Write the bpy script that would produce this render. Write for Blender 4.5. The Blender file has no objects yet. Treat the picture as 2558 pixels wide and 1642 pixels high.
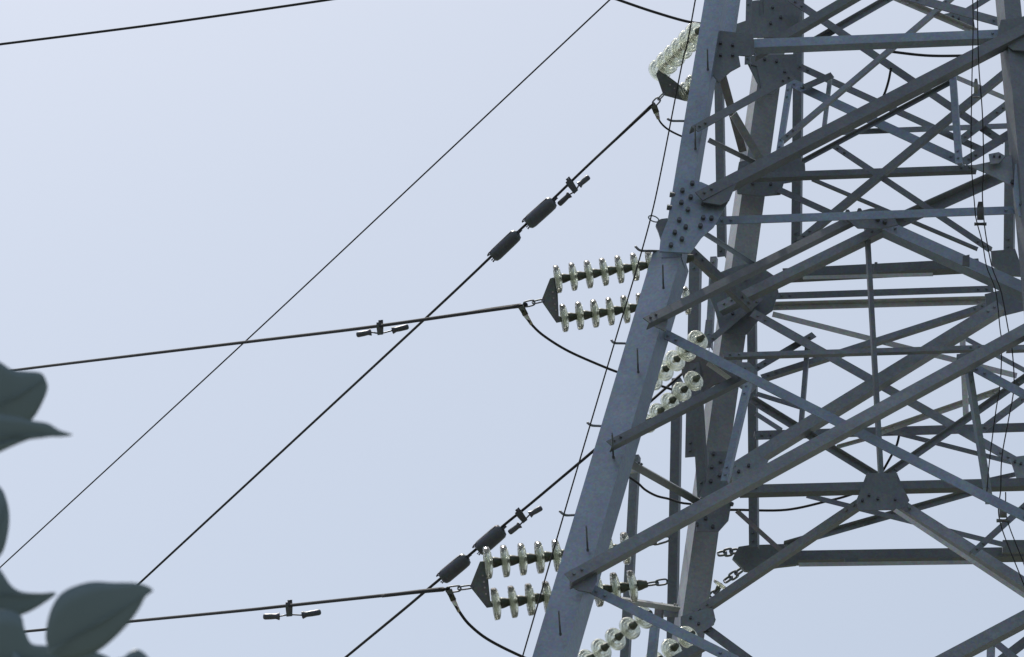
import bpy, bmesh, math, random
from mathutils import Vector, Matrix
random.seed(7)
R = math.radians
scn = bpy.context.scene
col = scn.collection

# ---------------------------------------------------------------- camera
PITCH = 35.0
HFOV = 16.0
cam_d = bpy.data.cameras.new("camera")
cam = bpy.data.objects.new("camera", cam_d)
col.objects.link(cam)
cam.location = (0, 0, 1.6)
cam.rotation_euler = (R(90 + PITCH), 0, 0)
cam_d.sensor_width = 36
cam_d.lens = 18 / math.tan(R(HFOV / 2))
cam_d.clip_start = 0.1
cam_d.clip_end = 6000
cam_d.dof.use_dof = True
cam_d.dof.focus_distance = 36
cam_d.dof.aperture_fstop = 32
scn.camera = cam

# ---------------------------------------------------------------- sky, sun, exposure
SUN_EL, SUN_AZ = 74.0, -38.0           # azimuth measured from +Y (view direction) to the right
w = bpy.data.worlds.new("World")
scn.world = w
w.use_nodes = True
nt = w.node_tree
bg = nt.nodes["Background"]
sky = nt.nodes.new("ShaderNodeTexSky")
sky.sky_type = 'NISHITA'
sky.sun_disc = False
sky.sun_elevation = R(SUN_EL)
sky.sun_rotation = R(SUN_AZ)
sky.air_density = 1.0
sky.dust_density = 3.0
sky.ozone_density = 1.0
hs = nt.nodes.new("ShaderNodeHueSaturation")
hs.inputs['Saturation'].default_value = 0.62
hs.inputs['Hue'].default_value = 0.490
nt.links.new(sky.outputs[0], hs.inputs['Color'])
nt.links.new(hs.outputs[0], bg.inputs['Color'])
bg.inputs['Strength'].default_value = 0.10
sd = bpy.data.lights.new("sun", 'SUN')
sd.energy = 3.0
sd.angle = R(0.5)
sd.color = (1.0, 0.95, 0.86)
sun = bpy.data.objects.new("sun", sd)
col.objects.link(sun)
sv = Vector((math.sin(R(SUN_AZ)) * math.cos(R(SUN_EL)), math.cos(R(SUN_AZ)) * math.cos(R(SUN_EL)), math.sin(R(SUN_EL))))
sun.rotation_euler = sv.to_track_quat('Z', 'Y').to_euler()
sun.location = (0, 0, 60)
scn.view_settings.view_transform = 'Standard'
scn.view_settings.look = 'None'
scn.view_settings.exposure = 0.69
scn.view_settings.gamma = 1.0

# ---------------------------------------------------------------- camera geometry helpers
FPX = 1279 / math.tan(R(HFOV / 2))
CAM = Vector((0, 0, 1.6))
RIGHT = Vector((1, 0, 0))
FWD = Vector((0, math.cos(R(PITCH)), math.sin(R(PITCH))))
UP = Vector((0, -math.sin(R(PITCH)), math.cos(R(PITCH))))
MPP = 35.0 / FPX

def at(px, py, d):
    """world point seen at photo pixel (px,py), d metres along the view axis"""
    return CAM + (RIGHT * ((px - 1279) / FPX) + UP * ((821 - py) / FPX) + FWD) * d

def dF(px, py):            # front face of the tower (leans away with height)
    return 35.0 + 0.80 * (821 - py) * MPP + 0.05 * (px - 1600) * MPP
def dB(px, py):            # rear face
    return 38.2 + 0.60 * (821 - py) * MPP + 0.05 * (px - 1600) * MPP
def dep(t, px, py):
    return dF(px, py) * (1 - t) + dB(px, py) * t
def tp(px, py, t):
    return at(px, py, dep(t, px, py))

# ---------------------------------------------------------------- materials
def new_mat(name):
    m = bpy.data.materials.new(name)
    m.use_nodes = True
    return m, m.node_tree, m.node_tree.nodes["Principled BSDF"]

def steel(name, c1, c2, rough=0.45, metal=0.35, scale=9.0, rnd=0.25):
    m, t, b = new_mat(name)
    tc = t.nodes.new("ShaderNodeTexCoord")
    n = t.nodes.new("ShaderNodeTexNoise"); n.inputs['Scale'].default_value = scale; n.inputs['Detail'].default_value = 8; n.inputs['Roughness'].default_value = .65
    v = t.nodes.new("ShaderNodeTexVoronoi"); v.inputs['Scale'].default_value = scale * 5
    t.links.new(tc.outputs['Object'], n.inputs['Vector']); t.links.new(tc.outputs['Object'], v.inputs['Vector'])
    cr = t.nodes.new("ShaderNodeValToRGB")
    cr.color_ramp.elements[0].position = .3; cr.color_ramp.elements[0].color = (*c1, 1)
    cr.color_ramp.elements[1].position = .72; cr.color_ramp.elements[1].color = (*c2, 1)
    t.links.new(n.outputs['Fac'], cr.inputs['Fac'])
    mx = t.nodes.new("ShaderNodeMix"); mx.data_type = 'RGBA'; mx.blend_type = 'MULTIPLY'; mx.inputs[0].default_value = .25
    t.links.new(cr.outputs[0], mx.inputs[6]); t.links.new(v.outputs['Color'], mx.inputs[7])
    oi = t.nodes.new("ShaderNodeObjectInfo")
    mr = t.nodes.new("ShaderNodeMapRange"); mr.inputs[3].default_value = 1 - rnd; mr.inputs[4].default_value = 1 + rnd
    t.links.new(oi.outputs['Random'], mr.inputs[0])
    h = t.nodes.new("ShaderNodeHueSaturation")
    t.links.new(mr.outputs[0], h.inputs['Value']); t.links.new(mx.outputs[2], h.inputs['Color'])
    t.links.new(h.outputs[0], b.inputs['Base Color'])
    b.inputs['Metallic'].default_value = metal
    r2 = t.nodes.new("ShaderNodeMapRange"); r2.inputs[3].default_value = rough - .1; r2.inputs[4].default_value = rough + .18
    t.links.new(n.outputs['Fac'], r2.inputs[0]); t.links.new(r2.outputs[0], b.inputs['Roughness'])
    # long faint run-off streaks and dull patches, different on every bar
    n2 = t.nodes.new("ShaderNodeTexNoise"); n2.inputs['Scale'].default_value = 1.3; n2.inputs['Detail'].default_value = 4
    t.links.new(tc.outputs['Object'], n2.inputs['Vector'])
    m2 = t.nodes.new("ShaderNodeMapRange"); m2.inputs[1].default_value = .3; m2.inputs[2].default_value = .7; m2.inputs[3].default_value = .84; m2.inputs[4].default_value = 1.14
    t.links.new(n2.outputs['Fac'], m2.inputs[0])
    mm = t.nodes.new("ShaderNodeMath"); mm.operation = 'MULTIPLY'
    t.links.new(m2.outputs[0], mm.inputs[0]); t.links.new(mr.outputs[0], mm.inputs[1]); t.links.new(mm.outputs[0], h.inputs['Value'])
    bp = t.nodes.new("ShaderNodeBump"); bp.inputs['Strength'].default_value = .06; bp.inputs['Distance'].default_value = .01
    t.links.new(n.outputs['Fac'], bp.inputs['Height']); t.links.new(bp.outputs[0], b.inputs['Normal'])
    return m

M_ST = steel("galvanised_steel", (.165, .185, .215), (.225, .25, .285))
M_LEG = steel("galvanised_leg_steel", (.20, .25, .33), (.255, .31, .39), rough=.42, metal=.35, rnd=.04)
M_LEG2 = steel("galvanised_rear_leg_steel", (.25, .27, .30), (.31, .33, .36), rough=.45, metal=.3, rnd=.03)
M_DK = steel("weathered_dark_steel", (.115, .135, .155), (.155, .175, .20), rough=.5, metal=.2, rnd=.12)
M_LT = steel("pale_steel", (.36, .375, .38), (.46, .475, .475), rough=.45, metal=.25)
M_BOLT = steel("bolt_steel", (.07, .08, .10), (.12, .13, .15), rough=.45, metal=.5)
M_CAP = steel("olive_iron_cap", (.07, .08, .065), (.13, .14, .11), rough=.5, metal=.2)
M_WT = steel("dark_weight_casting", (.06, .07, .09), (.085, .095, .12), rough=.38, metal=.25)
M_CAB = steel("aged_aluminium_strand", (.012, .014, .02), (.026, .028, .036), rough=.8, metal=0, scale=40, rnd=.1)
M_ROPE = steel("thin_black_wire", (.008, .009, .013), (.014, .015, .019), rough=.8, metal=0)
M_AL = steel("bright_aluminium_socket", (.45, .46, .40), (.62, .62, .54), rough=.4, metal=.5)
M_RUST = steel("rusty_steel", (.15, .148, .158), (.22, .212, .22), rough=.6, metal=.15)

m, t, b = new_mat("insulator_glass")
t.nodes.remove(b)
out = t.nodes["Material Output"]
tr = t.nodes.new("ShaderNodeBsdfTransparent"); tr.inputs[0].default_value = (.95, .97, .92, 1)
tl = t.nodes.new("ShaderNodeBsdfTranslucent"); tl.inputs[0].default_value = (.97, .98, .91, 1)
df = t.nodes.new("ShaderNodeBsdfDiffuse"); df.inputs[0].default_value = (.9, .93, .87, 1)
rf = t.nodes.new("ShaderNodeBsdfRefraction"); rf.inputs['Color'].default_value = (.93, .97, .90, 1); rf.inputs['IOR'].default_value = 1.35; rf.inputs['Roughness'].default_value = .04
gl = t.nodes.new("ShaderNodeBsdfGlossy"); gl.inputs['Color'].default_value = (1, 1, 1, 1); gl.inputs['Roughness'].default_value = .12
tc = t.nodes.new("ShaderNodeTexCoord"); n = t.nodes.new("ShaderNodeTexNoise"); n.inputs['Scale'].default_value = 16
t.links.new(tc.outputs['Object'], n.inputs['Vector'])
bp = t.nodes.new("ShaderNodeBump"); bp.inputs['Strength'].default_value = .3; bp.inputs['Distance'].default_value = .02
t.links.new(n.outputs['Fac'], bp.inputs['Height'])
def mixs(f, a, b_):
    x = t.nodes.new("ShaderNodeMixShader")
    if isinstance(f, float): x.inputs[0].default_value = f
    else: t.links.new(f, x.inputs[0])
    t.links.new(a.outputs[0], x.inputs[1]); t.links.new(b_.outputs[0], x.inputs[2]); return x
fr = t.nodes.new("ShaderNodeFresnel"); fr.inputs[0].default_value = 1.45
for nd in (rf, gl): t.links.new(bp.outputs[0], nd.inputs['Normal'])
a_ = mixs(.25, tr, rf)
c_ = mixs(.3, tl, df)
e_ = mixs(.19, a_, c_)
f_ = mixs(fr.outputs[0], e_, gl)
t.links.new(f_.outputs[0], out.inputs['Surface'])
M_GL = m

m, t, b = new_mat("leaf_green")
tc = t.nodes.new("ShaderNodeTexCoord"); n = t.nodes.new("ShaderNodeTexNoise"); n.inputs['Scale'].default_value = 30; n.inputs['Detail'].default_value = 5
cr = t.nodes.new("ShaderNodeValToRGB")
cr.color_ramp.elements[0].color = (.12, .175, .21, 1); cr.color_ramp.elements[1].color = (.145, .20, .235, 1)
t.links.new(tc.outputs['Object'], n.inputs['Vector']); t.links.new(n.outputs['Fac'], cr.inputs['Fac']); t.links.new(cr.outputs[0], b.inputs['Base Color'])
b.inputs['Roughness'].default_value = .5
M_LEAF = m
m, t, b = new_mat("ground_grass")
tc = t.nodes.new("ShaderNodeTexCoord"); n = t.nodes.new("ShaderNodeTexNoise"); n.inputs['Scale'].default_value = .6; n.inputs['Detail'].default_value = 10
cr = t.nodes.new("ShaderNodeValToRGB")
cr.color_ramp.elements[0].color = (.06, .07, .05, 1); cr.color_ramp.elements[1].color = (.12, .12, .095, 1)
t.links.new(tc.outputs['Object'], n.inputs['Vector']); t.links.new(n.outputs['Fac'], cr.inputs['Fac']); t.links.new(cr.outputs[0], b.inputs['Base Color'])
b.inputs['Roughness'].default_value = .9
M_GND = m

# ---------------------------------------------------------------- object helpers
def link(name, me, mat, parent=None):
    o = bpy.data.objects.new(name, me)
    col.objects.link(o)
    if mat and len(me.materials) == 0: me.materials.append(mat)
    if parent: o.parent = parent
    return o

def bm_obj(name, bm, mat, parent=None, origin=None, smooth=False):
    """bmesh in world coordinates -> object whose origin is `origin` (parent empties sit un-rotated)"""
    if origin is None:
        origin = Vector((0, 0, 0))
        for v in bm.verts: origin += v.co
        origin /= max(1, len(bm.verts))
    bmesh.ops.translate(bm, verts=bm.verts, vec=-origin)
    bmesh.ops.recalc_face_normals(bm, faces=bm.faces)
    me = bpy.data.meshes.new(name)
    if smooth:
        for f in bm.faces: f.smooth = True
    bm.to_mesh(me); bm.free()
    o = link(name, me, mat, parent)
    off = Vector((0, 0, 0)); p = parent
    while p is not None:
        off += p.location; p = p.parent
    o.location = origin - off
    return o

def empty(name, loc):
    o = bpy.data.objects.new(name, None)
    o.empty_display_size = .3
    col.objects.link(o); o.location = loc
    return o

def tag(o, label=None, cat=None, group=None, kind=None):
    if label: o['label'] = label
    if cat: o['category'] = cat
    if group: o['group'] = group
    if kind: o['kind'] = kind
    return o

def frame(a):
    a = a.normalized()
    h = Vector((0, 0, 1)) if abs(a.z) < .9 else Vector((0, 1, 0))
    u = a.cross(h).normalized()
    return u, u.cross(a).normalized()

def tube(bm, pts, rad, seg=10, caps=True):
    """tube along world points; rad number or list"""
    if not isinstance(rad, (list, tuple)): rad = [rad] * len(pts)
    rings = []
    u = None
    for i, p in enumerate(pts):
        a = (pts[min(i + 1, len(pts) - 1)] - pts[max(i - 1, 0)]).normalized()
        if u is None: u, v = frame(a)
        else:
            u = (u - a * u.dot(a)).normalized(); v = a.cross(u)
        rings.append([bm.verts.new(p + (u * math.cos(2 * math.pi * k / seg) + v * math.sin(2 * math.pi * k / seg)) * rad[i]) for k in range(seg)])
    for r0, r1 in zip(rings, rings[1:]):
        for k in range(seg):
            bm.faces.new((r0[k], r0[(k + 1) % seg], r1[(k + 1) % seg], r1[k]))
    if caps:
        bm.faces.new(rings[0][::-1]); bm.faces.new(rings[-1])

def spline(pts, n=8):
    """Catmull-Rom through world points"""
    P = [pts[0] * 2 - pts[1]] + list(pts) + [pts[-1] * 2 - pts[-2]]
    out = []
    for i in range(1, len(P) - 2):
        for k in range(n):
            s = k / n
            out.append(.5 * ((2 * P[i]) + (P[i + 1] - P[i - 1]) * s + (2 * P[i - 1] - 5 * P[i] + 4 * P[i + 1] - P[i + 2]) * s * s + (3 * P[i] - P[i - 1] - 3 * P[i + 1] + P[i + 2]) * s ** 3))
    out.append(P[-2])
    return out

def prism(bm, prof, p1, e1, e2, vec):
    """extrude 2-D profile (in basis e1,e2 at p1) along vec"""
    a = [bm.verts.new(p1 + e1 * x + e2 * y) for x, y in prof]
    b_ = [bm.verts.new(v.co + vec) for v in a]
    n = len(prof)
    for i in range(n): bm.faces.new((a[i], a[(i + 1) % n], b_[(i + 1) % n], b_[i]))
    bm.faces.new(a[::-1]); bm.faces.new(b_)

def hexhead(bm, p, nrm, r, h):
    u, v = frame(nrm)
    prof = [(math.cos(k * math.pi / 3) * r, math.sin(k * math.pi / 3) * r) for k in range(6)]
    prism(bm, prof, p, u, v, nrm.normalized() * h)

TOWARD = Vector((0, -1, 0))

def member(name, x1, y1, x2, y2, W, t1, t2=None, style='lo', mat=None, parent=None, bolts=True, thick=.10, rot=16, k=1.0):
    """steel angle between two photo points on the tower's faces (t: 0 front face .. 1 rear face); W = seen width in photo px"""
    if t2 is None: t2 = t1
    P1, P2 = tp(x1, y1, t1), tp(x2, y2, t2)
    a = (P2 - P1).normalized()
    M = (P1 + P2) / 2
    vd = (M - CAM).normalized()
    q = a.cross(vd).normalized()
    n = (TOWARD - a * TOWARD.dot(a)).normalized()
    s = a.cross(n).normalized()
    vert = abs(y2 - y1) > abs(x2 - x1) * 1.4
    ref = RIGHT if vert else UP
    if s.dot(ref) < 0: s = -s
    if q.dot(ref) < 0: q = -q
    cr, sr = math.cos(R(rot)), math.sin(R(rot))
    if style == 'lo': u1, u2 = s, -n                 # standing flange, lower flange pointing inward
    elif style == 'ho': u1, u2 = -s, n               # upper flange pointing outward
    elif style == 'hi': u1, u2 = -s, -n
    elif style == 'legA': u1, u2 = -s * cr - n * sr, -n * cr + s * sr
    elif style == 'legB': u1, u2 = s * cr - n * sr, -n * cr - s * sr
    elif style == 'flat': u1, u2 = -s, -n * .15
    th = thick
    prof = [(0, 0), (1, 0), (1, th), (th, th), (th, k), (0, k)]
    ext = [(u1 * x + u2 * y).dot(q) for x, y in prof]
    lo, hi = min(ext), max(ext)
    size = W * (M - CAM).dot(FWD) / FPX / (hi - lo)
    mid = (lo + hi) / 2 * size
    bm = bmesh.new()
    prism(bm, [(x * size, y * size) for x, y in prof], P1 - q * mid, u1, u2, P2 - P1)
    L = (P2 - P1).length
    if bolts and L > .7:
        nn = -u2.normalized() if u2.dot(vd) > 0 else u2.normalized()
        r = .011 + size * .03
        for e, sgn in ((P1, 1), (P2, -1)):
            for j in range(2):
                c = e + a * sgn * (.07 + j * .09) - q * mid + u1 * size * .55
                # stand on the outer side of the standing flange
                base = c if u2.dot(vd) > 0 else c + u2.normalized() * 0
                hexhead(bm, base, nn, r, .022)
    return bm_obj(name, bm, mat or M_ST, parent, origin=P1)

def plate(name, pts, t, mat, parent, th=.014, bolts=(), br=.02, bh=.035):
    P = [tp(p[0], p[1], p[2] if len(p) > 2 else t) for p in pts]
    c = sum(P, Vector()) / len(P)
    bm = bmesh.new()
    nrm = Vector((0, 0, 0))
    for i in range(len(P)): nrm += (P[i] - c).cross(P[(i + 1) % len(P)] - c)
    nrm.normalize()
    if nrm.dot(CAM - c) < 0: nrm = -nrm
    f = [bm.verts.new(p) for p in P]; g = [bm.verts.new(p - nrm * th) for p in P]
    for i in range(len(P)): bm.faces.new((f[i], f[(i + 1) % len(P)], g[(i + 1) % len(P)], g[i]))
    bm.faces.new(f[::-1]); bm.faces.new(g)
    bmesh.ops.triangulate(bm, faces=[x for x in bm.faces if len(x.verts) > 4])
    o = bm_obj(name, bm, mat, parent, origin=c)
    for (bx, by) in bolts:
        b_ = bmesh.new()
        hexhead(b_, tp(bx, by, t) - nrm * .004, nrm, br, bh)
        bm_obj('bolt', b_, M_BOLT, o)
    return o

# ================================================================ ground
bm = bmesh.new()
bmesh.ops.create_grid(bm, x_segments=24, y_segments=24, size=2500)
g = bm_obj('ground', bm, M_GND, origin=Vector((0, 0, 0)))
tag(g, kind='structure')

# ================================================================ lattice tower
base = tp(1960, 1642, .5); base.z = 0
T = empty('lattice_tower', base)
tag(T, 'grey galvanised steel lattice power pylon with bolted angle bracing filling the right side', 'pylon')

def extend_to_ground(x1, y1, x2, y2, t):
    """photo point where the leg line reaches the ground (as a world point)"""
    A, B = tp(x1, y1, t), tp(x2, y2, t)
    k = (A.z - .2) / (A.z - B.z)
    return A + (B - A) * k

def leg(x1, y1, x2, y2, W, t, style, rot, k, bottom=True, mat=None):
    o = member('leg', x1, y1, x2, y2, W, t, style=style, mat=mat or M_LEG, parent=T, bolts=False, thick=.07, rot=rot, k=k)
    if bottom:       # run the mesh down to the ground
        a = (tp(x2, y2, t) - tp(x1, y1, t)).normalized()
        target = (.2 - tp(x2, y2, t).z) / a.z
        me = o.data
        dmax = max((Vector(v.co)).dot(a) for v in me.vertices)
        for v in me.vertices:
            if Vector(v.co).dot(a) > dmax * .6: v.co = Vector(v.co) + a * target
    return o

legA_up = leg(1800, -60, 1685, 640, 62, 0, 'legA', 14, .9, bottom=False)
legA = leg(1685, 622, 1386, 1642, 104, 0, 'legA', 16, .95)
legB = leg(1950, -60, 1712, 1642, 76, 1, 'legB', 20, .9, mat=M_LEG2)
legC = leg(2512, -60, 2672, 1642, 66, 0.05, 'legB', 20, .9, mat=M_ST)
legD = leg(2700, -60, 2860, 1642, 66, 1, 'legA', 20, .9, mat=M_ST)

# ---- step bolts: to the left of the near leg, and standing out of its face
for (xa, ya, xb, yb, tipx, tipy) in [(1655, 628, 1600, 626, 1587, 616), (1578, 859, 1535, 857, 1527, 850), (1522, 1066, 1478, 1063, 1467, 1056),
                                     (1456, 1287, 1412, 1287, 1398, 1277), (1722, 303, 1678, 302, 1667, 297)]:
    bm = bmesh.new()
    tube(bm, spline([tp(xa, ya, .05), tp((xa + xb) / 2, (ya + yb) / 2, .03), tp(xb, yb, 0), tp(tipx, tipy, 0)], 5), 3.2 * MPP, 8)
    bm_obj('step_bolt', bm, M_DK, legA if ya > 600 else legA_up, smooth=True)
for (x, y, l) in [(1657, 725, 60), (1594, 935, 62), (1532, 1148, 64), (1468, 1380, 66), (1400, 1590, 64), (1768, 180, 52), (1737, 378, 62)]:
    p = tp(x, y, 0) + Vector((0, -.03, 0))
    bm = bmesh.new()
    L = l * MPP / math.sin(R(PITCH)) * .95
    e = p + Vector((-.02, -L, .0))
    tube(bm, [p, (p + e) / 2 + Vector((.0, 0, .004)), e], 2.3 * MPP, 8)
    hexhead(bm, p, Vector((0, -1, 0)), 3.6 * MPP, .02)
    bm_obj('step_bolt', bm, M_DK, legA if y > 600 else legA_up)

# ---- bracing: name, x1,y1,x2,y2, seen width, t1,t2, style, material
D, H, V = 'diagonal_brace', 'horizontal_strut', 'vertical_post'
members = [
 # front face
 (D, 1425, 1449, 2620, 797, 41, -.08, 0, 'lo', M_ST),
 (D, 1655, 832, 2600, 1311, 25, .06, .06, 'hi', M_LEG),
 (D, 1753, 496, 2600, 58, 42, -.08, 0, 'lo', M_ST),
 (D, 2300, 1685, 2640, 1505, 44, 0, 0, 'lo', M_ST),
 (H, 1780, 121, 2520, 92, 38, .04, .04, 'lo', M_LEG),
 (D, 1475, 1470, 1840, 1651, 25, .04, .04, 'hi', M_LEG),
 # left face, near leg to rear leg
 (D, 1528, 1112, 1880, 932, 29, -.08, .12, 'lo', M_DK),
 (D, 1880, 926, 2032, 837, 17, .85, .9, 'hi', M_ST),
 (D, 1732, 325, 1976, 192, 21, -.08, .12, 'hi', M_DK),
 (D, 1622, 804, 2160, 536, 30, -.13, .5, 'lo', M_DK),
 (D, 1575, 1158, 1748, 1256, 20, .2, .9, 'hi', M_ST),
 (D, 1760, 583, 1886, 662, 13, .2, .95, 'hi', M_LEG),
 (D, 1725, 630, 1880, 775, 30, .3, .5, 'lo', M_ST),
 (D, 1770, 350, 1902, 414, 13, .2, .9, 'hi', M_ST),
 (D, 1767, 907, 1826, 949, 12, .3, .6, 'hi', M_LT),
 # middle plan bracing with its hub plate
 (D, 2215, 570, 1795, 775, 36, .5, .85, 'lo', M_ST),
 (D, 2195, 565, 2640, 766, 46, .5, .3, 'lo', M_LEG),
 (H, 1785, 552, 2550, 525, 21, .1, .1, 'hi', M_LEG),
 (V, 2165, 560, 2201, 1195, 15, .55, .6, 'legB', M_ST),
 # rear face and inner members
 (D, 1815, 1190, 2505, 765, 42, .75, .75, 'lo', M_ST),
 (D, 1880, 782, 2535, 1151, 22, .85, .85, 'hi', M_ST),
 (D, 1930, 785, 2540, 939, 14, 1.0, 1.0, 'hi', M_LT),
 (D, 1905, 946, 2472, 764, 22, .95, .95, 'lo', M_ST),
 (D, 1900, 745, 1752, 869, 16, .9, .9, 'hi', M_ST),
 (D, 1878, 998, 2205, 1199, 23, .8, .8, 'ho', M_ST),
 (D, 1888, 1034, 1952, 1075, 12, 1, 1, 'hi', M_ST),
 (D, 1890, 984, 2000, 1018, 12, 1, 1, 'hi', M_ST),
 (D, 2205, 1193, 2570, 937, 20, .8, .8, 'ho', M_ST),
 (D, 2195, 1080, 2498, 975, 17, .95, .95, 'ho', M_LT),
 (D, 2090, 1117, 2165, 1096, 11, .95, .95, 'ho', M_LT),
 (D, 2430, 1090, 2580, 978, 18, .9, .9, 'hi', M_ST),
 (D, 2225, 1078, 2542, 1159, 12, .97, .97, 'hi', M_ST),
 (D, 2408, 844, 2570, 931, 12, .9, .9, 'hi', M_ST),
 (D, 2425, 914, 2600, 1008, 22, .1, .1, 'hi', M_LEG),
 (V, 2404, 838, 2413, 1037, 15, .85, .85, 'legA', M_LT),
 (V, 2418, 915, 2472, 1260, 21, .1, .4, 'legB', M_LEG),
 (V, 2018, 855, 2002, 1054, 14, .9, .9, 'legA', M_ST),
 (V, 1871, 950, 1812, 1200, 23, .3, .3, 'legA', M_LEG),
 (H, 1808, 891, 2465, 871, 19, .7, .7, 'lo', M_ST),
 (H, 2515, 873, 2620, 869, 20, .8, .8, 'lo', M_ST),
 (H, 1885, 1088, 2620, 1066, 23, 1.0, 1.0, 'hi', M_ST),
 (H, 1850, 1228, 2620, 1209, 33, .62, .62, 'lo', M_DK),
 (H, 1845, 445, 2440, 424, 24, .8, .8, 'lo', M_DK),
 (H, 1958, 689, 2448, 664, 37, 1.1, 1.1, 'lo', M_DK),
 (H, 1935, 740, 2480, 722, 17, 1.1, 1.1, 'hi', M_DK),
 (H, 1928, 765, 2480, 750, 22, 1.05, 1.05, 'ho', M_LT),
 (H, 2100, 331, 2515, 315, 14, .9, .9, 'hi', M_ST),
 # upper bay thin bracing
 (D, 1985, 161, 2462, 379, 17, .95, .95, 'hi', M_ST),
 (D, 1970, 204, 2410, 408, 23, .85, .85, 'hi', M_LEG),
 (D, 2255, -12, 2520, 62, 22, .3, .3, 'hi', M_ST),
 (D, 2235, -7, 2442, 81, 18, .6, .6, 'ho', M_LT),
 (D, 1975, -3, 2505, 355, 19, .75, .75, 'hi', M_ST),
 (D, 2080, 362, 2475, 625, 16, .7, .7, 'hi', M_ST),
 (D, 2028, 448, 2442, 623, 11, .95, .95, 'lo', M_DK),
 (D, 1945, 474, 2082, 536, 16, .9, .9, 'hi', M_ST),
 (D, 2565, 139, 2000, 602, 23, .65, .65, 'lo', M_DK),
 (D, 2390, -15, 1958, 350, 17, .55, .55, 'lo', M_ST),
 (D, 2245, -18, 1990, 128, 20, .8, .8, 'ho', M_ST),
 (D, 2165, -25, 1885, 138, 31, .5, .5, 'lo', M_DK),
 (D, 2412, 30, 2480, -12, 16, .6, .6, 'hi', M_ST),
 (D, 2398, 352, 2515, 262, 19, .7, .7, 'hi', M_ST),
 (D, 2405, 407, 2580, 300, 22, .2, .2, 'hi', M_ST),
 (V, 2378, 162, 2396, 408, 19, .1, .1, 'legA', M_LEG),
 (D, 2380, 190, 2515, 247, 12, .9, .9, 'hi', M_LT),
 (V, 2074, 192, 2058, 326, 12, .85, .85, 'legA', M_ST),
 (D, 2008, 219, 2078, 188, 16, .8, .8, 'hi', M_DK),
 (V, 1973, 210, 1947, 380, 17, .8, .8, 'legA', M_LEG),
 (V, 1802, 180, 1856, 380, 20, .5, .7, 'legA', M_RUST),
 (V, 1832, 285, 1898, 398, 20, .5, .7, 'legA', M_ST),
 (D, 2002, 405, 2374, 206, 14, .15, .15, 'ho', M_ST),
 # lower bay
 (D, 2235, 1256, 2640, 1514, 37, .65, .5, 'lo', M_ST),
 (D, 2150, 1258, 1735, 1538, 29, .65, .95, 'lo', M_ST),
 (D, 1958, 1362, 2455, 1221, 20, 1.0, 1.0, 'ho', M_ST),
 (D, 2015, 1238, 2512, 1362, 13, .95, .95, 'hi', M_ST),
 (D, 1841, 1277, 1952, 1377, 12, .9, .9, 'hi', M_RUST),
 (D, 2428, 1383, 2580, 1246, 16, .4, .4, 'hi', M_ST),
 (D, 2438, 1207, 2542, 1184, 12, .9, .9, 'hi', M_ST),
 (D, 1740, 1553, 1910, 1678, 24, .95, .95, 'hi', M_ST),
 (D, 1675, 1658, 1768, 1608, 28, .5, .5, 'lo', M_DK),
 (H, 1478, 1488, 1700, 1522, 17, .1, .9, 'lo', M_LT),
 (V, 2476, 1600, 2474, 1680, 21, .2, .2, 'legA', M_ST),
 (D, 2480, 1600, 2560, 1665, 18, .2, .2, 'hi', M_ST),
 (D, 2500, 1650, 2620, 1558, 24, .5, .5, 'hi', M_DK),
 (V, 1637, 1556, 1624, 1680, 26, .7, .7, 'legA', M_LEG),
 (V, 1649, 1505, 1644, 1560, 24, .9, .9, 'legA', M_RUST),
 # vertical angle posts of the arm behind
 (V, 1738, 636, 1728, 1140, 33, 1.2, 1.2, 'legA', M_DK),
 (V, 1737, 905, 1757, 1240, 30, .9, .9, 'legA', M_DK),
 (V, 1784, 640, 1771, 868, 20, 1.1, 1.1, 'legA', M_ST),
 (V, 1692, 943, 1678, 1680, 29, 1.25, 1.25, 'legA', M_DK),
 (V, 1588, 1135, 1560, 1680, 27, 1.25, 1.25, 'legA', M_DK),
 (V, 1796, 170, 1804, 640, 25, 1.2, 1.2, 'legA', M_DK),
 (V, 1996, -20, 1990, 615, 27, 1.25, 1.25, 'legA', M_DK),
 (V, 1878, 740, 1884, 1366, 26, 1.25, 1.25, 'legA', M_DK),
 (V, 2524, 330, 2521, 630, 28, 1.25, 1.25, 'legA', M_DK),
 (D, 2222, 562, 2545, 418, 37, .85, .85, 'ho', M_ST),
 (H, 1995, 1411, 2437, 1405, 10, 1.25, 1.25, 'flat', M_LT),  # added strip: lit lower flange of the arm beam, put into the colour
 (H, 2005, 694, 2330, 686, 9, 1.02, 1.02, 'flat', M_LT),  # added strip: lit underside of the dark rear strut as pale colour
 (D, 2236, 1275, 2640, 1542, 11, .6, .45, 'hi', M_LT),  # added strip: sunlit flange of the lower-bay brace painted as pale steel
 (D, 1893, 1210, 1926, 1222, 9, .8, .8, 'hi', M_ST),
 (V, 1838, -30, 1820, 92, 32, .35, .35, 'legA', M_LEG),
 (V, 1872, -20, 1868, 160, 16, .6, .6, 'legA', M_DK),
 (D, 1772, 800, 1764, 868, 18, 1.1, 1.1, 'hi', M_ST),
]
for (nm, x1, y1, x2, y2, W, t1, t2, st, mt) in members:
    member(nm, x1, y1, x2, y2, W, t1, t2, st, mt, T, bolts=(W >= 16), thick=.11)

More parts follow.
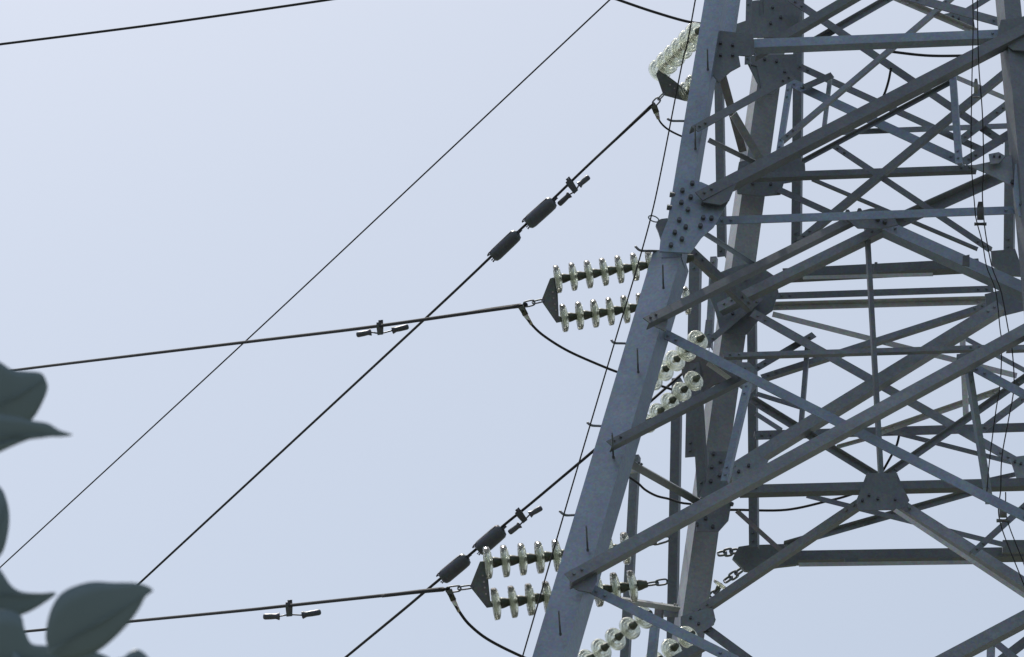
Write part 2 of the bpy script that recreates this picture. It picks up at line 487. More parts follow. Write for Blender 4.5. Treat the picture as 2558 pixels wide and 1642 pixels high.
# ---- arm beam behind, with its end plate
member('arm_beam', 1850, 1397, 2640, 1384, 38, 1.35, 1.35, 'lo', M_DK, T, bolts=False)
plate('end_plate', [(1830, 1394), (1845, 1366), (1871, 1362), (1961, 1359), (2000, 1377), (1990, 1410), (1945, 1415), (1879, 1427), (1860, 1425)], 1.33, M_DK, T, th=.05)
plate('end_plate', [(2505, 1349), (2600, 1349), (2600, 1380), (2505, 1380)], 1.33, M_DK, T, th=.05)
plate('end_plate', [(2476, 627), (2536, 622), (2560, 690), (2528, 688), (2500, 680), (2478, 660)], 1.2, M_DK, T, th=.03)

# ---- gusset and splice plates
def b36(l, x0, y0): return [(x0 + x * .2727, y0 + y * .2727) for x, y in l]
bo = b36([(840, 225), (825, 350), (800, 465), (720, 560), (780, 625), (680, 675), (745, 735), (645, 790), (750, 290), (740, 400), (940, 540), (1015, 545), (915, 615)], 1500, 400)
plate('splice_plate', [(1698, 446), (1752, 455), (1786, 470), (1821, 500), (1795, 545), (1783, 566), (1753, 592), (1724, 632), (1647, 628), (1650, 596), (1674, 536)], -.035, M_LEG, T, th=.02, bolts=bo, br=.022, bh=.045)
plate('gusset_plate', [(1753, 478), (1790, 462), (1840, 455), (1822, 500), (1800, 512), (1756, 505)], -.07, M_DK, T)
bo = b36([(360, 492), (470, 480), (580, 490), (640, 550), (690, 482), (705, 575)], 2018, 400)
plate('gusset_plate', [(2088, 535), (2115, 530), (2150, 527), (2175, 521), (2205, 520), (2228, 530), (2243, 562), (2200, 571), (2143, 570), (2120, 552)], .44, M_ST, T, bolts=bo, br=.024, bh=.05)
plate('gusset_plate', [(2165, 1182), (2242, 1182), (2242, 1203), (2264, 1233), (2272, 1250), (2258, 1268), (2240, 1273), (2145, 1275), (2140, 1247), (2165, 1203)], .6, M_DK, T,
      bolts=b36([(500, 110), (640, 95), (800, 100), (560, 60)], 2018, 1222), br=.014)
plate('gusset_plate', [(1782, 75), (1880, 86), (1884, 104), (1884, 135), (1870, 140), (1845, 138), (1850, 165), (1826, 178), (1812, 190), (1795, 205), (1760, 160), (1760, 100)], .02, M_DK, T,
      bolts=[(1800, 110), (1830, 115), (1800, 140), (1830, 140)], br=.016)
plate('gusset_plate', [(1862, 140), (1990, 135), (1990, 190), (1968, 200), (1930, 235), (1905, 235), (1890, 165), (1868, 160)], .9, M_DK, T, bolts=[(1910, 150), (1940, 155), (1960, 180)], br=.016)
plate('gusset_plate', [(1880, 2), (1896, 0), (1896, 42), (1908, 34), (1907, -10), (2010, -10), (1998, 38), (1992, 78), (1965, 92), (1880, 94), (1826, 84), (1828, 64), (1868, 50)], .85, M_DK, T,
      bolts=[(1930, 20), (1950, 45), (1925, 60)], br=.016)
plate('gusset_plate', [(1846, 405), (1880, 395), (1960, 385), (2010, 398), (2012, 428), (1992, 452), (1958, 458), (1950, 486), (1905, 490), (1842, 484), (1838, 450)], .9, M_DK, T,
      bolts=[(1870, 420), (1900, 420), (1930, 430), (1880, 460), (1925, 462)], br=.016)
plate('gusset_plate', [(1775, 690), (1830, 668), (1885, 655), (1935, 690), (1945, 730), (1930, 776), (1895, 800), (1868, 835), (1800, 832), (1788, 780), (1772, 740)], .93, M_DK, T,
      bolts=[(1820, 700), (1860, 700), (1840, 740), (1880, 740), (1830, 785)], br=.016)
plate('gusset_plate', [(1702, 868), (1735, 868), (1790, 905), (1860, 938), (1820, 955), (1790, 958), (1748, 986), (1712, 960), (1703, 930)], .95, M_RUST, T, bolts=[(1725, 900), (1750, 930)], br=.016)
plate('gusset_plate', [(1840, 905), (1872, 905), (1890, 925), (1893, 965), (1872, 985), (1838, 960)], .78, M_ST, T, bolts=[(1860, 925), (1872, 950)], br=.013)
plate('gusset_plate', [(1773, 1128), (1823, 1128), (1826, 1190), (1830, 1240), (1820, 1300), (1795, 1328), (1740, 1328), (1742, 1245), (1765, 1200)], .88, M_ST, T,
      bolts=b36([(1035, 1230), (1100, 1300), (1020, 1350), (1090, 1425), (1010, 1480)], 1500, 800) + b36([(1330, 275), (1395, 350), (1250, 330), (1570, 145)], 1400, 1222), br=.019)
plate('gusset_plate', [(1826, 1180), (1850, 1150), (1885, 1135), (1920, 1150), (1900, 1190), (1830, 1205)], .7, M_ST, T, bolts=[(1845, 1180), (1870, 1165)], br=.016)
plate('gusset_plate', [(1423, 1425), (1490, 1400), (1492, 1450), (1478, 1480), (1445, 1475), (1423, 1462)], -.05, M_ST, T)
plate('gusset_plate', [(1625, 782), (1660, 770), (1668, 800), (1664, 828), (1625, 810)], -.05, M_ST, T)
plate('gusset_plate', [(1568, 1150), (1592, 1158), (1592, 1180), (1566, 1182)], .3, M_LT, T)
plate('gusset_plate', [(1658, 1516), (1697, 1518), (1694, 1541), (1659, 1540)], .9, M_ST, T)
plate('gusset_plate', [(1700, 1540), (1780, 1515), (1786, 1540), (1784, 1560), (1762, 1575), (1720, 1590), (1700, 1570)], .93, M_ST, T, bolts=[(1725, 1545), (1745, 1560)], br=.014)
plate('hanger_lug', [(1765, 1530), (1780, 1525), (1788, 1548), (1784, 1558), (1768, 1566), (1755, 1580), (1750, 1570), (1764, 1556), (1760, 1545)], 1.05, M_DK, T, th=.03)
plate('gusset_plate', [(2422, 415), (2470, 405), (2520, 390), (2600, 345), (2600, 470), (2548, 480), (2510, 455), (2470, 435)], .06, M_ST, T, bolts=b36([(1875, 210), (1940, 240)], 2018, 400), br=.022)
plate('gusset_plate', [(2470, 385), (2495, 380), (2512, 390), (2495, 408), (2474, 410)], .03, M_ST, T, bolts=[(2483, 392), (2497, 393)], br=.012)
plate('gusset_plate', [(2536, 410), (2600, 400), (2600, 560), (2545, 540), (2532, 480)], .02, M_LEG, T, bolts=[(2552, 512)], br=.026)
plate('gusset_plate', [(2522, 1143), (2560, 1138), (2600, 1138), (2600, 1210), (2540, 1195)], .8, M_ST, T, bolts=[(2535, 1155), (2550, 1160)], br=.014)
plate('gusset_plate', [(2500, 50), (2545, 45), (2600, 25), (2600, 130), (2530, 125), (2490, 95)], .02, M_DK, T)
plate('gusset_plate', [(2390, 885), (2432, 880), (2436, 925), (2405, 935), (2388, 915)], .06, M_DK, T)
plate('gusset_plate', [(2405, 640), (2422, 636), (2422, 665), (2404, 662)], .3, M_DK, T)
plate('gusset_plate', [(2460, 735), (2500, 725), (2560, 740), (2560, 775), (2500, 790), (2465, 780)], .8, M_ST, T)
plate('gusset_plate', [(2358, 35), (2385, 30), (2432, 45), (2436, 72), (2400, 62)], .7, M_ST, T, bolts=[(2380, 42), (2395, 48)], br=.013)
plate('splice_plate', [(2185, 655), (2192, 655), (2192, 690), (2180, 690)], 1.06, M_DK, T)
for x in (2110, 2345):
    plate('splice_plate', [(x, 1395), (x + 34, 1394), (x + 34, 1408), (x, 1409)], 1.32, M_DK, T)

# cable bracket on the near leg (the vertical wire is held in its ring)
bm = bmesh.new()
pts = [tp(1625 + 10 * math.cos(k * math.pi / 8) * 1.3 + 8, 547 + 7 * math.sin(k * math.pi / 8) + 4 * math.cos(k * math.pi / 8), -.02) for k in range(17)]
tube(bm, pts, 1.8 * MPP, 6)
bm_obj('wire_bracket', bm, M_DK, legA_up)
plate('wire_bracket', [(1643, 551), (1652, 547), (1668, 545), (1668, 560), (1650, 595), (1645, 578), (1638, 562)], .0, M_DK, legA_up, th=.03)
for x, y in ((1680, 488), (1673, 520)):
    bm = bmesh.new()
    hexhead(bm, tp(x + 8, y, .02), Vector((-1, -.1, .1)), .028, .06)
    bm_obj('bolt', bm, M_BOLT, legA_up)
plate('splice_plate', [(1574, 826), (1600, 826), (1590, 890), (1572, 884)], .06, M_ST, legA, th=.02)

# ================================================================ insulators
def lathe(bm, prof, seg=28, closed=False):
    rings = []
    for r, z in prof:
        if r < 1e-5: rings.append([bm.verts.new((0, 0, z))])
        else: rings.append([bm.verts.new((r * math.cos(2 * math.pi * k / seg), r * math.sin(2 * math.pi * k / seg), z)) for k in range(seg)])
    pairs = list(zip(rings, rings[1:]))
    if closed: pairs.append((rings[-1], rings[0]))
    for a, b_ in pairs:
        for k in range(seg):
            k2 = (k + 1) % seg
            if len(a) == 1 and len(b_) == 1: break
            if len(a) == 1: bm.faces.new((a[0], b_[k], b_[k2]))
            elif len(b_) == 1: bm.faces.new((a[k], a[k2], b_[0]))
            else: bm.faces.new((a[k], a[k2], b_[k2], b_[k]))

RD = 36 * 36.0 / FPX       # shed radius, m
def mk(prof, nm, mat, closed=False, smooth=True):
    bm = bmesh.new(); lathe(bm, [(r * RD, z * RD) for r, z in prof], closed=closed)
    bmesh.ops.recalc_face_normals(bm, faces=bm.faces)
    me = bpy.data.meshes.new(nm)
    for f in bm.faces: f.smooth = smooth
    bm.to_mesh(me); bm.free(); me.materials.append(mat)
    return me
SHED = mk([(.16, .12), (.36, .16), (.6, .13), (.86, .06), (.97, 0), (1.0, -.08), (1.0, -.30), (.96, -.33), (.93, -.28), (.9, -.08), (.8, -.05), (.78, -.34), (.72, -.35), (.68, -.05),
           (.56, -.02), (.54, -.34), (.48, -.35), (.44, 0), (.3, .02), (.16, .02)], 'shed', M_GL, closed=True)
CAPM = mk([(0, .80), (.16, .80), (.22, .76), (.25, .6), (.30, .45), (.34, .28), (.34, .17), (.27, .155), (.15, .155), (.15, .0), (.14, -.02), (.13, -.36), (.17, -.40), (0, -.40)], 'cap', M_CAP)

def string(x1, y1, d1, x2, y2, d2, n, label, group=None, first=0, scale=1.0):
    """n glass discs from the yoke end (1) to the tower end (2)"""
    P1, P2 = at(x1, y1, d1), at(x2, y2, d2)
    a = (P2 - P1).normalized()
    q = a.to_track_quat('Z', 'Y')
    root = empty('insulator_string', P1)
    tag(root, label, 'insulator', group or 'strings of glass insulator discs')
    for i in range(n):
        p = P1 + (P2 - P1) * (i / (n - 1) if n > 1 else 0)
        o = link('glass_disc', SHED, None, root)
        o.rotation_mode = 'QUATERNION'
        o.rotation_quaternion = q @ Vector((0, 0, 1)).rotation_difference(Vector((random.uniform(-.03, .03), random.uniform(-.03, .03), 1)).normalized())
        o.location = p - P1; o.scale = (scale,) * 3
        c = link('cap', CAPM, None, o)
    return root, P1, P2, a

def chainlink(bm, c, a, b_, L, Wd, r):
    """oval link centred c, long axis a, wide axis b_"""
    a = a.normalized(); b_ = (b_ - a * b_.dot(a)).normalized()
    pts = []
    for k in range(21):
        th = 2 * math.pi * k / 20
        x = math.cos(th); y = math.sin(th)
        pts.append(c + a * (L / 2 * (abs(x) ** .6) * (1 if x > 0 else -1)) + b_ * (Wd / 2 * (abs(y) ** .6) * (1 if y > 0 else -1)))
    tube(bm, pts, r, 6, caps=False)

def yoke(pts, d, label, holes, link_a, link_b, th=.02):
    P = [at(x, y, d) for x, y in pts]
    c = sum(P, Vector()) / len(P)
    root = empty('yoke_plate', c)
    tag(root, label, 'yoke plate', 'triangular yoke plates joining string pairs')
    bm = bmesh.new()
    f = [bm.verts.new(p) for p in P]; g_ = [bm.verts.new(p + FWD * th) for p in P]
    for i in range(len(P)): bm.faces.new((f[i], f[(i + 1) % len(P)], g_[(i + 1) % len(P)], g_[i]))
    bm.faces.new(f[::-1]); bm.faces.new(g_)
    bmesh.ops.triangulate(bm, faces=[x for x in bm.faces if len(x.verts) > 4])
    pl = bm_obj('plate', bm, M_DK, root, origin=c)
    for x, y in holes:
        b_ = bmesh.new(); hexhead(b_, at(x, y, d - .004), -FWD, .009, .006)
        bm_obj('hole_mark', b_, M_LT, pl)  # pale raised hex standing in for an open hole in the plate
    A, B = at(*link_a, d), at(*link_b, d)
    ax = (B - A); n = 2
    for i in range(n):
        bm = bmesh.new()
        cc = A + ax * ((i + .5) / n)
        chainlink(bm, cc, ax, UP if i == 1 else (UP * .6 + FWD), ax.length / n * 1.25, .055, .0085)
        bm_obj('link', bm, M_DK, root, smooth=True)
    return root

DI = 36.3
s = string(1398, 697, DI, 1706, 648, DI + .06, 9, 'upper of the two glass insulator strings on the yoke beside the leg bolted splice')
string(1414, 794, DI, 1720, 750, DI + .06, 9, 'lower of the two glass insulator strings just above the upper drooping jumper cable')
yoke([(1352, 752), (1374, 696), (1392, 690), (1392, 702), (1385, 706), (1396, 790), (1418, 790), (1416, 802), (1390, 807)], DI, 'dark triangular yoke plate at mid height beside the bolted leg splice',
     [(1381, 730), (1383, 745), (1386, 760), (1389, 775)], (1355, 751), (1311, 761))
D2_ = 34.2
SC2 = 41 / 36 * D2_ / 36
string(1224, 1406, D2_, 1568, 1369, D2_ + .08, 9, 'upper glass insulator string of the bottom pair with big clear discs', scale=SC2)
string(1244, 1508, D2_, 1585, 1464, D2_ + .08, 9, 'lower glass insulator string of the bottom pair, passing behind the near leg', scale=SC2)
yoke([(1174, 1466), (1199, 1403), (1216, 1401), (1216, 1414), (1211, 1418), (1225, 1502), (1240, 1504), (1236, 1516), (1216, 1519)], D2_, 'dark triangular yoke plate lowest on the left of the pylon above the plant',
     [(1206, 1438), (1209, 1454), (1211, 1468), (1214, 1484)], (1177, 1466), (1118, 1474))
# end shackles of the bottom pair, behind the near leg
for (xa, ya, xb, yb, lab) in ((1596, 1463, 1664, 1453, 'dark shackle with open link ending the bottom insulator string'), (1580, 1368, 1668, 1346, 'dark shackle ending the bottom pair upper string behind the diagonal')):
    d = D2_ + .08
    root = empty('shackle', at(xa, ya, d)); tag(root, lab, 'shackle')
    bm = bmesh.new(); tube(bm, [at(xa, ya, d), at(xa + 22, ya - 3, d)], [.042, .03], 10); bm_obj('socket', bm, M_CAP, root, smooth=True)
    ax = at(xb, yb, d) - at(xa + 22, ya - 3, d)
    for i in range(2):
        bm = bmesh.new(); chainlink(bm, at(xa + 22, ya - 3, d) + ax * (i + .5) / 2, ax, UP if i else FWD + UP * .5, ax.length / 2 * 1.25, .05, .01)
        bm_obj('link', bm, M_DK, root, smooth=True)

DT = 38.2
string(1650, 174, DT + .1, 1742, 82, DT - .6, 6, 'topmost glass insulator string, tilted steeply beside the near leg', scale=.88)
string(1722, 228, DT, 1812, 135, DT - .5, 6, 'glass insulator string mostly hidden behind the near leg at the top', scale=.85)
yoke([(1639, 185), (1647, 174), (1690, 206), (1716, 228), (1725, 240), (1725, 251), (1712, 253), (1690, 247), (1657, 238)], DT - .02, 'dark slanted yoke plate under the topmost insulator string',
     [(1674, 212), (1685, 221), (1697, 231)], (1657, 236), (1634, 260))
DL = 37.3
string(1632, 948, DL, 1745, 850, DL - .7, 5, 'tilted glass insulator string seen between the near leg and dark posts', scale=.8)
string(1618, 1056, DL, 1735, 950, DL - .7, 5, 'tilted glass insulator string just above the lower left brace', scale=.75)
DX = 35.6
string(1470, 1648, DX, 1612, 1540, DX - .6, 5, 'glass insulator string rising from the bottom edge right of the near leg', scale=.82)
string(1640, 1652, DX, 1720, 1590, DX - .4, 3, 'glass insulator string low behind the blue brace at the bottom edge', scale=.8)
# short string with chain to the beam end plate
rt, P1, P2, a = string(1798, 1464, 39.8, 1780, 1488, 39.8, 1, 'single glass insulator disc chained beneath the dark beam end plate', scale=.62)
def chain(pts, d, n, label, r=.011, wd=.055):
    A = at(*pts[0], d); root = empty('chain', A); tag(root, label, 'chain', 'short link chains at the beam end')
    B = at(*pts[1], d); ax = B - A
    for i in range(n):
        bm = bmesh.new(); chainlink(bm, A + ax * (i + .5) / n, ax, UP + RIGHT * .3 if i % 2 else FWD + UP * .6, ax.length / n * 1.3, wd, r)
        bm_obj('link', bm, M_DK, root, smooth=True)
chain([(1853, 1423), (1812, 1452)], 39.8, 3, 'short dark chain sloping down left from the beam end plate', r=.014, wd=.07)
chain([(1842, 1376), (1796, 1384)], 39.8, 3, 'short dark chain running level from the beam end plate to the leg', r=.014, wd=.075)
chain([(1795, 1472), (1777, 1490)], 39.8, 2, 'short chain below the single small insulator disc', r=.013, wd=.06)

# ================================================================ conductors
def cable(name, pts, rpx, label, cat, mat, group=None, n=8, seg=8):
    """pts: (x, y, depth); rpx: seen width in px at the first point (constant real radius)"""
    W = [at(*p) for p in pts]
    rad = rpx / 2 * pts[0][2] / FPX
    bm = bmesh.new()
    tube(bm, spline(W, n), rad, seg)
    o = bm_obj(name, bm, mat, origin=W[0], smooth=True)
    tag(o, label, cat, group)
    return o
def part_tube(name, parent, pts, rpx, mat, seg=10, n=6):
    W = [at(*p) for p in pts]
    bm = bmesh.new()
    sp = spline(W, n) if len(W) > 2 else W
    m_ = len(sp) - 1
    if isinstance(rpx, (tuple, list)): rad = [(rpx[0] + (rpx[1] - rpx[0]) * i / m_) / 2 * pts[0][2] / FPX for i in range(m_ + 1)]
    else: rad = rpx / 2 * pts[0][2] / FPX
    tube(bm, sp, rad, seg)
    return bm_obj(name, bm, mat, parent, smooth=True)
GC = 'overhead conductor cables'
c5 = cable('conductor_cable', [(1312, 763, 36.3), (1160, 784, 37.2), (912, 819, 39), (613, 855, 42), (330, 889, 45), (60, 922, 49), (-120, 946, 52)], 9.5, 'thick dark conductor running left from the mid height yoke plate', 'cable', M_CAB, GC)
part_tube('tension_clamp', c5, [(1314, 762, 36.3), (1230, 773, 36.8), (1155, 785, 37.25)], (12, 9), M_CAB)
c6 = cable('conductor_cable', [(1118, 1471, 34.2), (965, 1487, 35), (722, 1513, 37), (600, 1526, 38), (322, 1553, 41), (60, 1578, 44), (-120, 1596, 47)], 9.5, 'thick dark conductor running left from the lowest yoke plate behind the leaf', 'cable', M_CAB, GC)
part_tube('tension_clamp', c6, [(1120, 1471, 34.2), (1040, 1479, 34.6), (955, 1489, 35.05)], (12.5, 9), M_CAB)
c4 = cable('conductor_cable', [(1633, 260, 38.2), (1541, 346, 38.6), (1483, 400, 39.3), (1440, 441, 39.5), (1379, 500, 39.5), (1303, 571, 39.5), (1224, 644, 39.5), (1180, 686, 39.6), (1066, 793, 40.5), (700, 1132, 44), (352, 1454, 47), (150, 1642, 49)], 7, 'dark conductor sloping steeply down left from the topmost yoke plate to the leaf', 'cable', M_CAB, GC)
part_tube('tension_clamp', c4, [(1634, 259, 38.2), (1590, 300, 38.4), (1538, 349, 38.6)], (9.5, 7), M_CAB)
c7 = cable('conductor_cable', [(1720, 920, 38), (1600, 1025, 37.4), (1503, 1109, 37), (1400, 1196, 37.3), (1320, 1263, 37.6), (1258, 1313, 37.6), (1184, 1377, 37.6), (1094, 1451, 37.6), (1050, 1488, 37.7), (1000, 1530, 38.1), (864, 1642, 39.2), (760, 1728, 40)], 7, 'dark conductor sloping down left out of the near leg above the lowest dampers', 'cable', M_CAB, GC)
part_tube('tension_clamp', c7, [(1503, 1109, 37), (1455, 1150, 37), (1405, 1192, 37)], (8, 7), M_CAB)
cable('conductor_cable', [(-60, 118, 40), (0, 111, 40), (400, 60, 39), (825, -1, 38), (950, -22, 37.5)], 6.6, 'dark conductor crossing the top left corner of the sky', 'cable', M_CAB, GC)
cable('ground_wire', [(1560, -34, 40), (1523, 0, 40), (1100, 397, 42), (613, 853, 45), (0, 1418, 49), (-80, 1490, 50)], 4.2, 'thin dark wire crossing the whole sky diagonally down to the left edge', 'wire', M_ROPE)
cable('jumper_cable', [(1480, -24, 39), (1545, 0, 39), (1636, 31, 39), (1726, 56, 39), (1800, 62, 39)], 7, 'dark jumper cable curving down into the topmost insulator string', 'cable', M_CAB, 'drooping jumper cables')
def jumper(pts, rpx, label, sock):
    c = cable('jumper_cable', pts, rpx, label, 'cable', M_CAB, 'drooping jumper cables')
    if sock:
        part_tube('socket', c, [pts[0], sock[0]], (17, 15), M_CAP)
        part_tube('lug', c, [sock[0], sock[1]], (13, 8), M_AL)
    return c
jumper([(1302, 766, 36.3), (1313, 787, 36.3), (1330, 813, 36.3), (1361, 841, 36.35), (1421, 878, 36.5), (1507, 916, 36.8), (1555, 934, 37), (1628, 957, 37.4), (1684, 975, 37.7)], 6.5,
       'upper dark jumper cable drooping from the conductor end to the near leg', [(1313, 787, 36.29), (1328, 811, 36.29)])
jumper([(1121, 1474, 34.2), (1133, 1500, 34.2), (1150, 1532, 34.2), (1176, 1564, 34.25), (1223, 1600, 34.4), (1307, 1642, 34.7), (1420, 1690, 35.2)], 7.5,
       'lowest dark jumper cable drooping from the conductor end to the bottom edge', [(1133, 1500, 34.19), (1147, 1529, 34.19)])
jumper([(1633, 264, 38.2), (1641, 285, 38.2), (1650, 306, 38.2), (1671, 325, 38.3), (1708, 343, 38.4), (1760, 362, 38.7)], 5, 'short jumper cable curling below the topmost yoke plate', [(1640, 282, 38.19), (1645, 298, 38.19)])
jumper([(1560, 1185, 37.5), (1592, 1206, 37.5), (1612, 1224, 37.5), (1640, 1239, 37.5), (1672, 1247, 37.6), (1705, 1257, 37.8), (1760, 1262, 38)], 6, 'dark jumper cable passing behind the tall dark posts', None)
jumper([(1820, 1274, 38.3), (1846, 1274, 38.3), (1963, 1274, 38.3), (2067, 1252, 38.4), (2125, 1236, 38.5), (2170, 1215, 38.5)], 6.5, 'dark jumper cable curving up under the hub plate', None)
jumper([(2247, 1084, 38), (2240, 1112, 38), (2226, 1140, 38), (2206, 1176, 38)], 6.5, 'short cable hanging beside the long centre post', None)
jumper([(2226, 170, 39), (2219, 205, 39), (2208, 238, 39), (2195, 258, 39)], 6.5, 'short cable hanging in the upper bracing bay', None)
jumper([(2215, 128, 39), (2290, 137, 39), (2345, 140, 39), (2430, 139, 39)], 7, 'short cable lying level under the top strut', None)
cable('hanging_wire', [(1745, -40, 34), (1737, 0, 34), (1717, 109, 34), (1703, 164, 34), (1653, 420, 33.8), (1625, 547, 33.8), (1585, 690, 33.6), (1546, 820, 33.5), (1500, 975, 33.2), (1427, 1222, 32.8), (1400, 1315, 32.7), (1305, 1642, 32), (1285, 1710, 32)], 3.8,
      'thin black wire running down in front of the near leg and the insulators', 'wire', M_ROPE, 'thin wires hanging down the pylon')
cable('hanging_wire', [(2429, -20, 36), (2431, 60, 36), (2428, 200, 36), (2426, 390, 36), (2435, 517, 36), (2439, 550, 36), (2454, 607, 36), (2465, 667, 36), (2487, 727, 35.8), (2498, 820, 35.6), (2502, 860, 35.5), (2499, 953, 35.4), (2487, 1032, 35.3), (2472, 1150, 35), (2465, 1230, 34.8)], 2.8,
      'left one of the two thin wires hanging at the right edge', 'wire', M_ROPE, 'thin wires hanging down the pylon')
cable('hanging_wire', [(2441, -20, 36), (2443, 100, 36), (2446, 180, 36), (2454, 284, 36), (2457, 409, 36), (2454, 482, 36), (2458, 550, 36), (2465, 602, 36), (2479, 670, 36), (2501, 730, 35.8), (2518, 820, 35.6), (2528, 871, 35.5), (2533, 964, 35.4), (2520, 1045, 35.3), (2503, 1141, 35), (2500, 1220, 34.8), (2498, 1304, 34.6), (2558, 1462, 34), (2600, 1580, 33.8)], 3.0,
      'right one of the two thin wires hanging at the right edge', 'wire', M_ROPE, 'thin wires hanging down the pylon')
cable('hanging_wire', [(2512, 1230, 34.8), (2516, 1298, 34.6), (2555, 1402, 34.2), (2600, 1520, 33.9)], 3.0, 'short thin wire at the lower right edge below the wire clamp', 'wire', M_ROPE, 'thin wires hanging down the pylon')
def wclamp(x, y, d, w_, h, label, mat=M_WT):
    root = empty('wire_clamp', at(x, y, d)); tag(root, label, 'clamp', 'clamps on the hanging wires')
    bm = bmesh.new(); px = d / FPX
    tube(bm, [at(x, y - h / 2, d), at(x, y - h * .2, d), at(x, y + h * .32, d)], [w_ * .28 * px, w_ * .45 * px, w_ * .42 * px], 10)
    bm_obj('body', bm, mat, root, smooth=True)
    bm = bmesh.new(); tube(bm, [at(x - w_ * .75, y + h / 2, d), at(x + w_ * .75, y + h / 2, d)], w_ * .22 * px, 8)
    bm_obj('cross_bar', bm, mat, root)
wclamp(2449, 532, 35.97, 20, 56, 'dark clamp on the hanging wires in front of the hub level strut')
wclamp(2438, 220, 35.97, 12, 46, 'small grey clamp on the hanging wires in the upper bay', M_ST)
wclamp(2506, 1280, 34.58, 22, 42, 'grey clamp on the hanging wires near the lower right edge', M_ST)

# ---- stockbridge dampers
def damper(cx, cy, d, ax, ay, drop, wts, label, r=7.0):
    """(cx,cy) point on the cable; wts: two (x1,y1,x2,y2) bells"""
    root = empty('vibration_damper', at(cx, cy, d)); tag(root, label, 'vibration damper', 'vibration dampers clamped under the conductors')
    px = d / FPX
    A = at(cx, cy, d); Lx = Vector((ax, -ay)).normalized()
    along = (RIGHT * Lx.x + UP * Lx.y).normalized()
    down = (RIGHT * drop[0] + UP * -drop[1]) * px
    bm = bmesh.new()
    e = down.normalized()
    prof = [(-8, -8), (8, -8), (9, 2), (7, down.length / px + 4), (-7, down.length / px + 4), (-9, 2)]
    prism(bm, [(x * px, y * px) for x, y in prof], A - FWD * 6 * px, along, e, FWD * 12 * px)
    bm_obj('clamp', bm, M_WT, root)
    bm = bmesh.new(); hexhead(bm, A - e * 6 * px, -e, 3.5 * px, 7 * px); hexhead(bm, A - e * 6 * px + along * 6 * px, -e, 2.6 * px, 7 * px)
    bm_obj('clamp_bolt', bm, M_WT, root)
    inner = []
    for (x1, y1, x2, y2) in wts:      # (x1,y1) outer end, (x2,y2) inner end
        P, Q = at(x1, y1, d), at(x2, y2, d)
        L = P - Q
        bm = bmesh.new()
        tube(bm, [Q - L * .02, Q + L * .0, Q + L * .05, Q + L * .22, Q + L * .5, Q + L * .88, Q + L * .97, P], [r * 1.05 * px, r * 1.35 * px, r * 1.25 * px, r * .9 * px, r * px, r * 1.02 * px, r * .8 * px, r * .4 * px], 14)
        bm_obj('weight', bm, M_WT, root, smooth=True)
        inner.append(Q)
    bm = bmesh.new(); tube(bm, spline([inner[0], A + down, inner[1]], 6), 2.0 * px, 8)
    bm_obj('messenger_wire', bm, M_WT, root, smooth=True)
damper(1423, 457, 39.5, 1, -.94, (14, 20), [(1395, 512, 1423, 486), (1472, 441, 1446, 463)], 'dark vibration damper highest up on the steep conductor')
damper(949, 813, 38.7, 1, -.13, (1, 20), [(890, 837, 927, 830), (1021, 816, 980, 826)], 'dark vibration damper under the mid height conductor in open sky')
damper(722, 1512, 37, 1, -.1, (1, 24), [(657, 1541, 698, 1540), (802, 1529, 755, 1537)], 'dark vibration damper under the lowest conductor near the leaf', r=7.5)
damper(1297, 1283, 37.6, 1, -.83, (13, 17), [(1271, 1332, 1299, 1311), (1354, 1268, 1323, 1286)], 'dark vibration damper on the lower steep conductor above two cylinders')

# ---- cylinder weights threaded on the steep conductors
def cylw(x1, y1, x2, y2, d, r, label):
    P, Q = at(x1, y1, d), at(x2, y2, d); L = (Q - P)
    px = d / FPX
    root = empty('line_weight', (P + Q) / 2); tag(root, label, 'cable weight', 'dark cylinder weights threaded on the steep conductors')
    bm = bmesh.new()
    tube(bm, [P - L * .015, P + L * .02, P + L * .10, P + L * .25, P + L * .85, P + L * .95, Q], [r * .45 * px, r * .78 * px, r * .97 * px, r * px, r * px, r * .9 * px, r * .65 * px], 20)
    bm_obj('body', bm, M_WT, root, smooth=True)
    u, v = frame(L)
    bm = bmesh.new()     # closing seam bar along the cylinder
    side = (UP + RIGHT * -.8 - FWD * .6); side = (side - L.normalized() * side.dot(L.normalized())).normalized()
    tube(bm, [P + L * .1 + side * r * .97 * px, Q - L * .02 + side * r * .93 * px, Q + L * .06 + side * r * .8 * px], 1.8 * px, 6)
    bm_obj('seam', bm, M_DK, root, smooth=True)
    for k in range(3):
        ang = k * 2.1
        w_ = (u * math.cos(ang) + v * math.sin(ang))
        bm = bmesh.new(); tube(bm, [Q + w_ * r * .6 * px - L * .02, Q + w_ * r * .72 * px + L * .07], 2.2 * px, 6)
        bm_obj('fixing_tab', bm, M_DK, root)
    bm = bmesh.new(); tube(bm, [P - L * .14, P + L * .02], [3.4 * px, 5.5 * px], 8); bm_obj('end_sleeve', bm, M_WT, root)
cylw(1383, 502, 1317, 561, 39.5, 18.5, 'upper dark cylinder weight on the higher steep conductor, beside the highest damper')
cylw(1294, 583, 1230, 644, 39.5, 17, 'lower dark cylinder weight on the higher steep conductor, in open sky')
cylw(1256, 1322, 1194, 1376, 37.6, 20.5, 'upper dark cylinder weight on the lower steep conductor, next to insulator discs')
cylw(1168, 1393, 1103, 1447, 37.6, 19, 'lower dark cylinder weight on the lower steep conductor, above the conductor crossing')

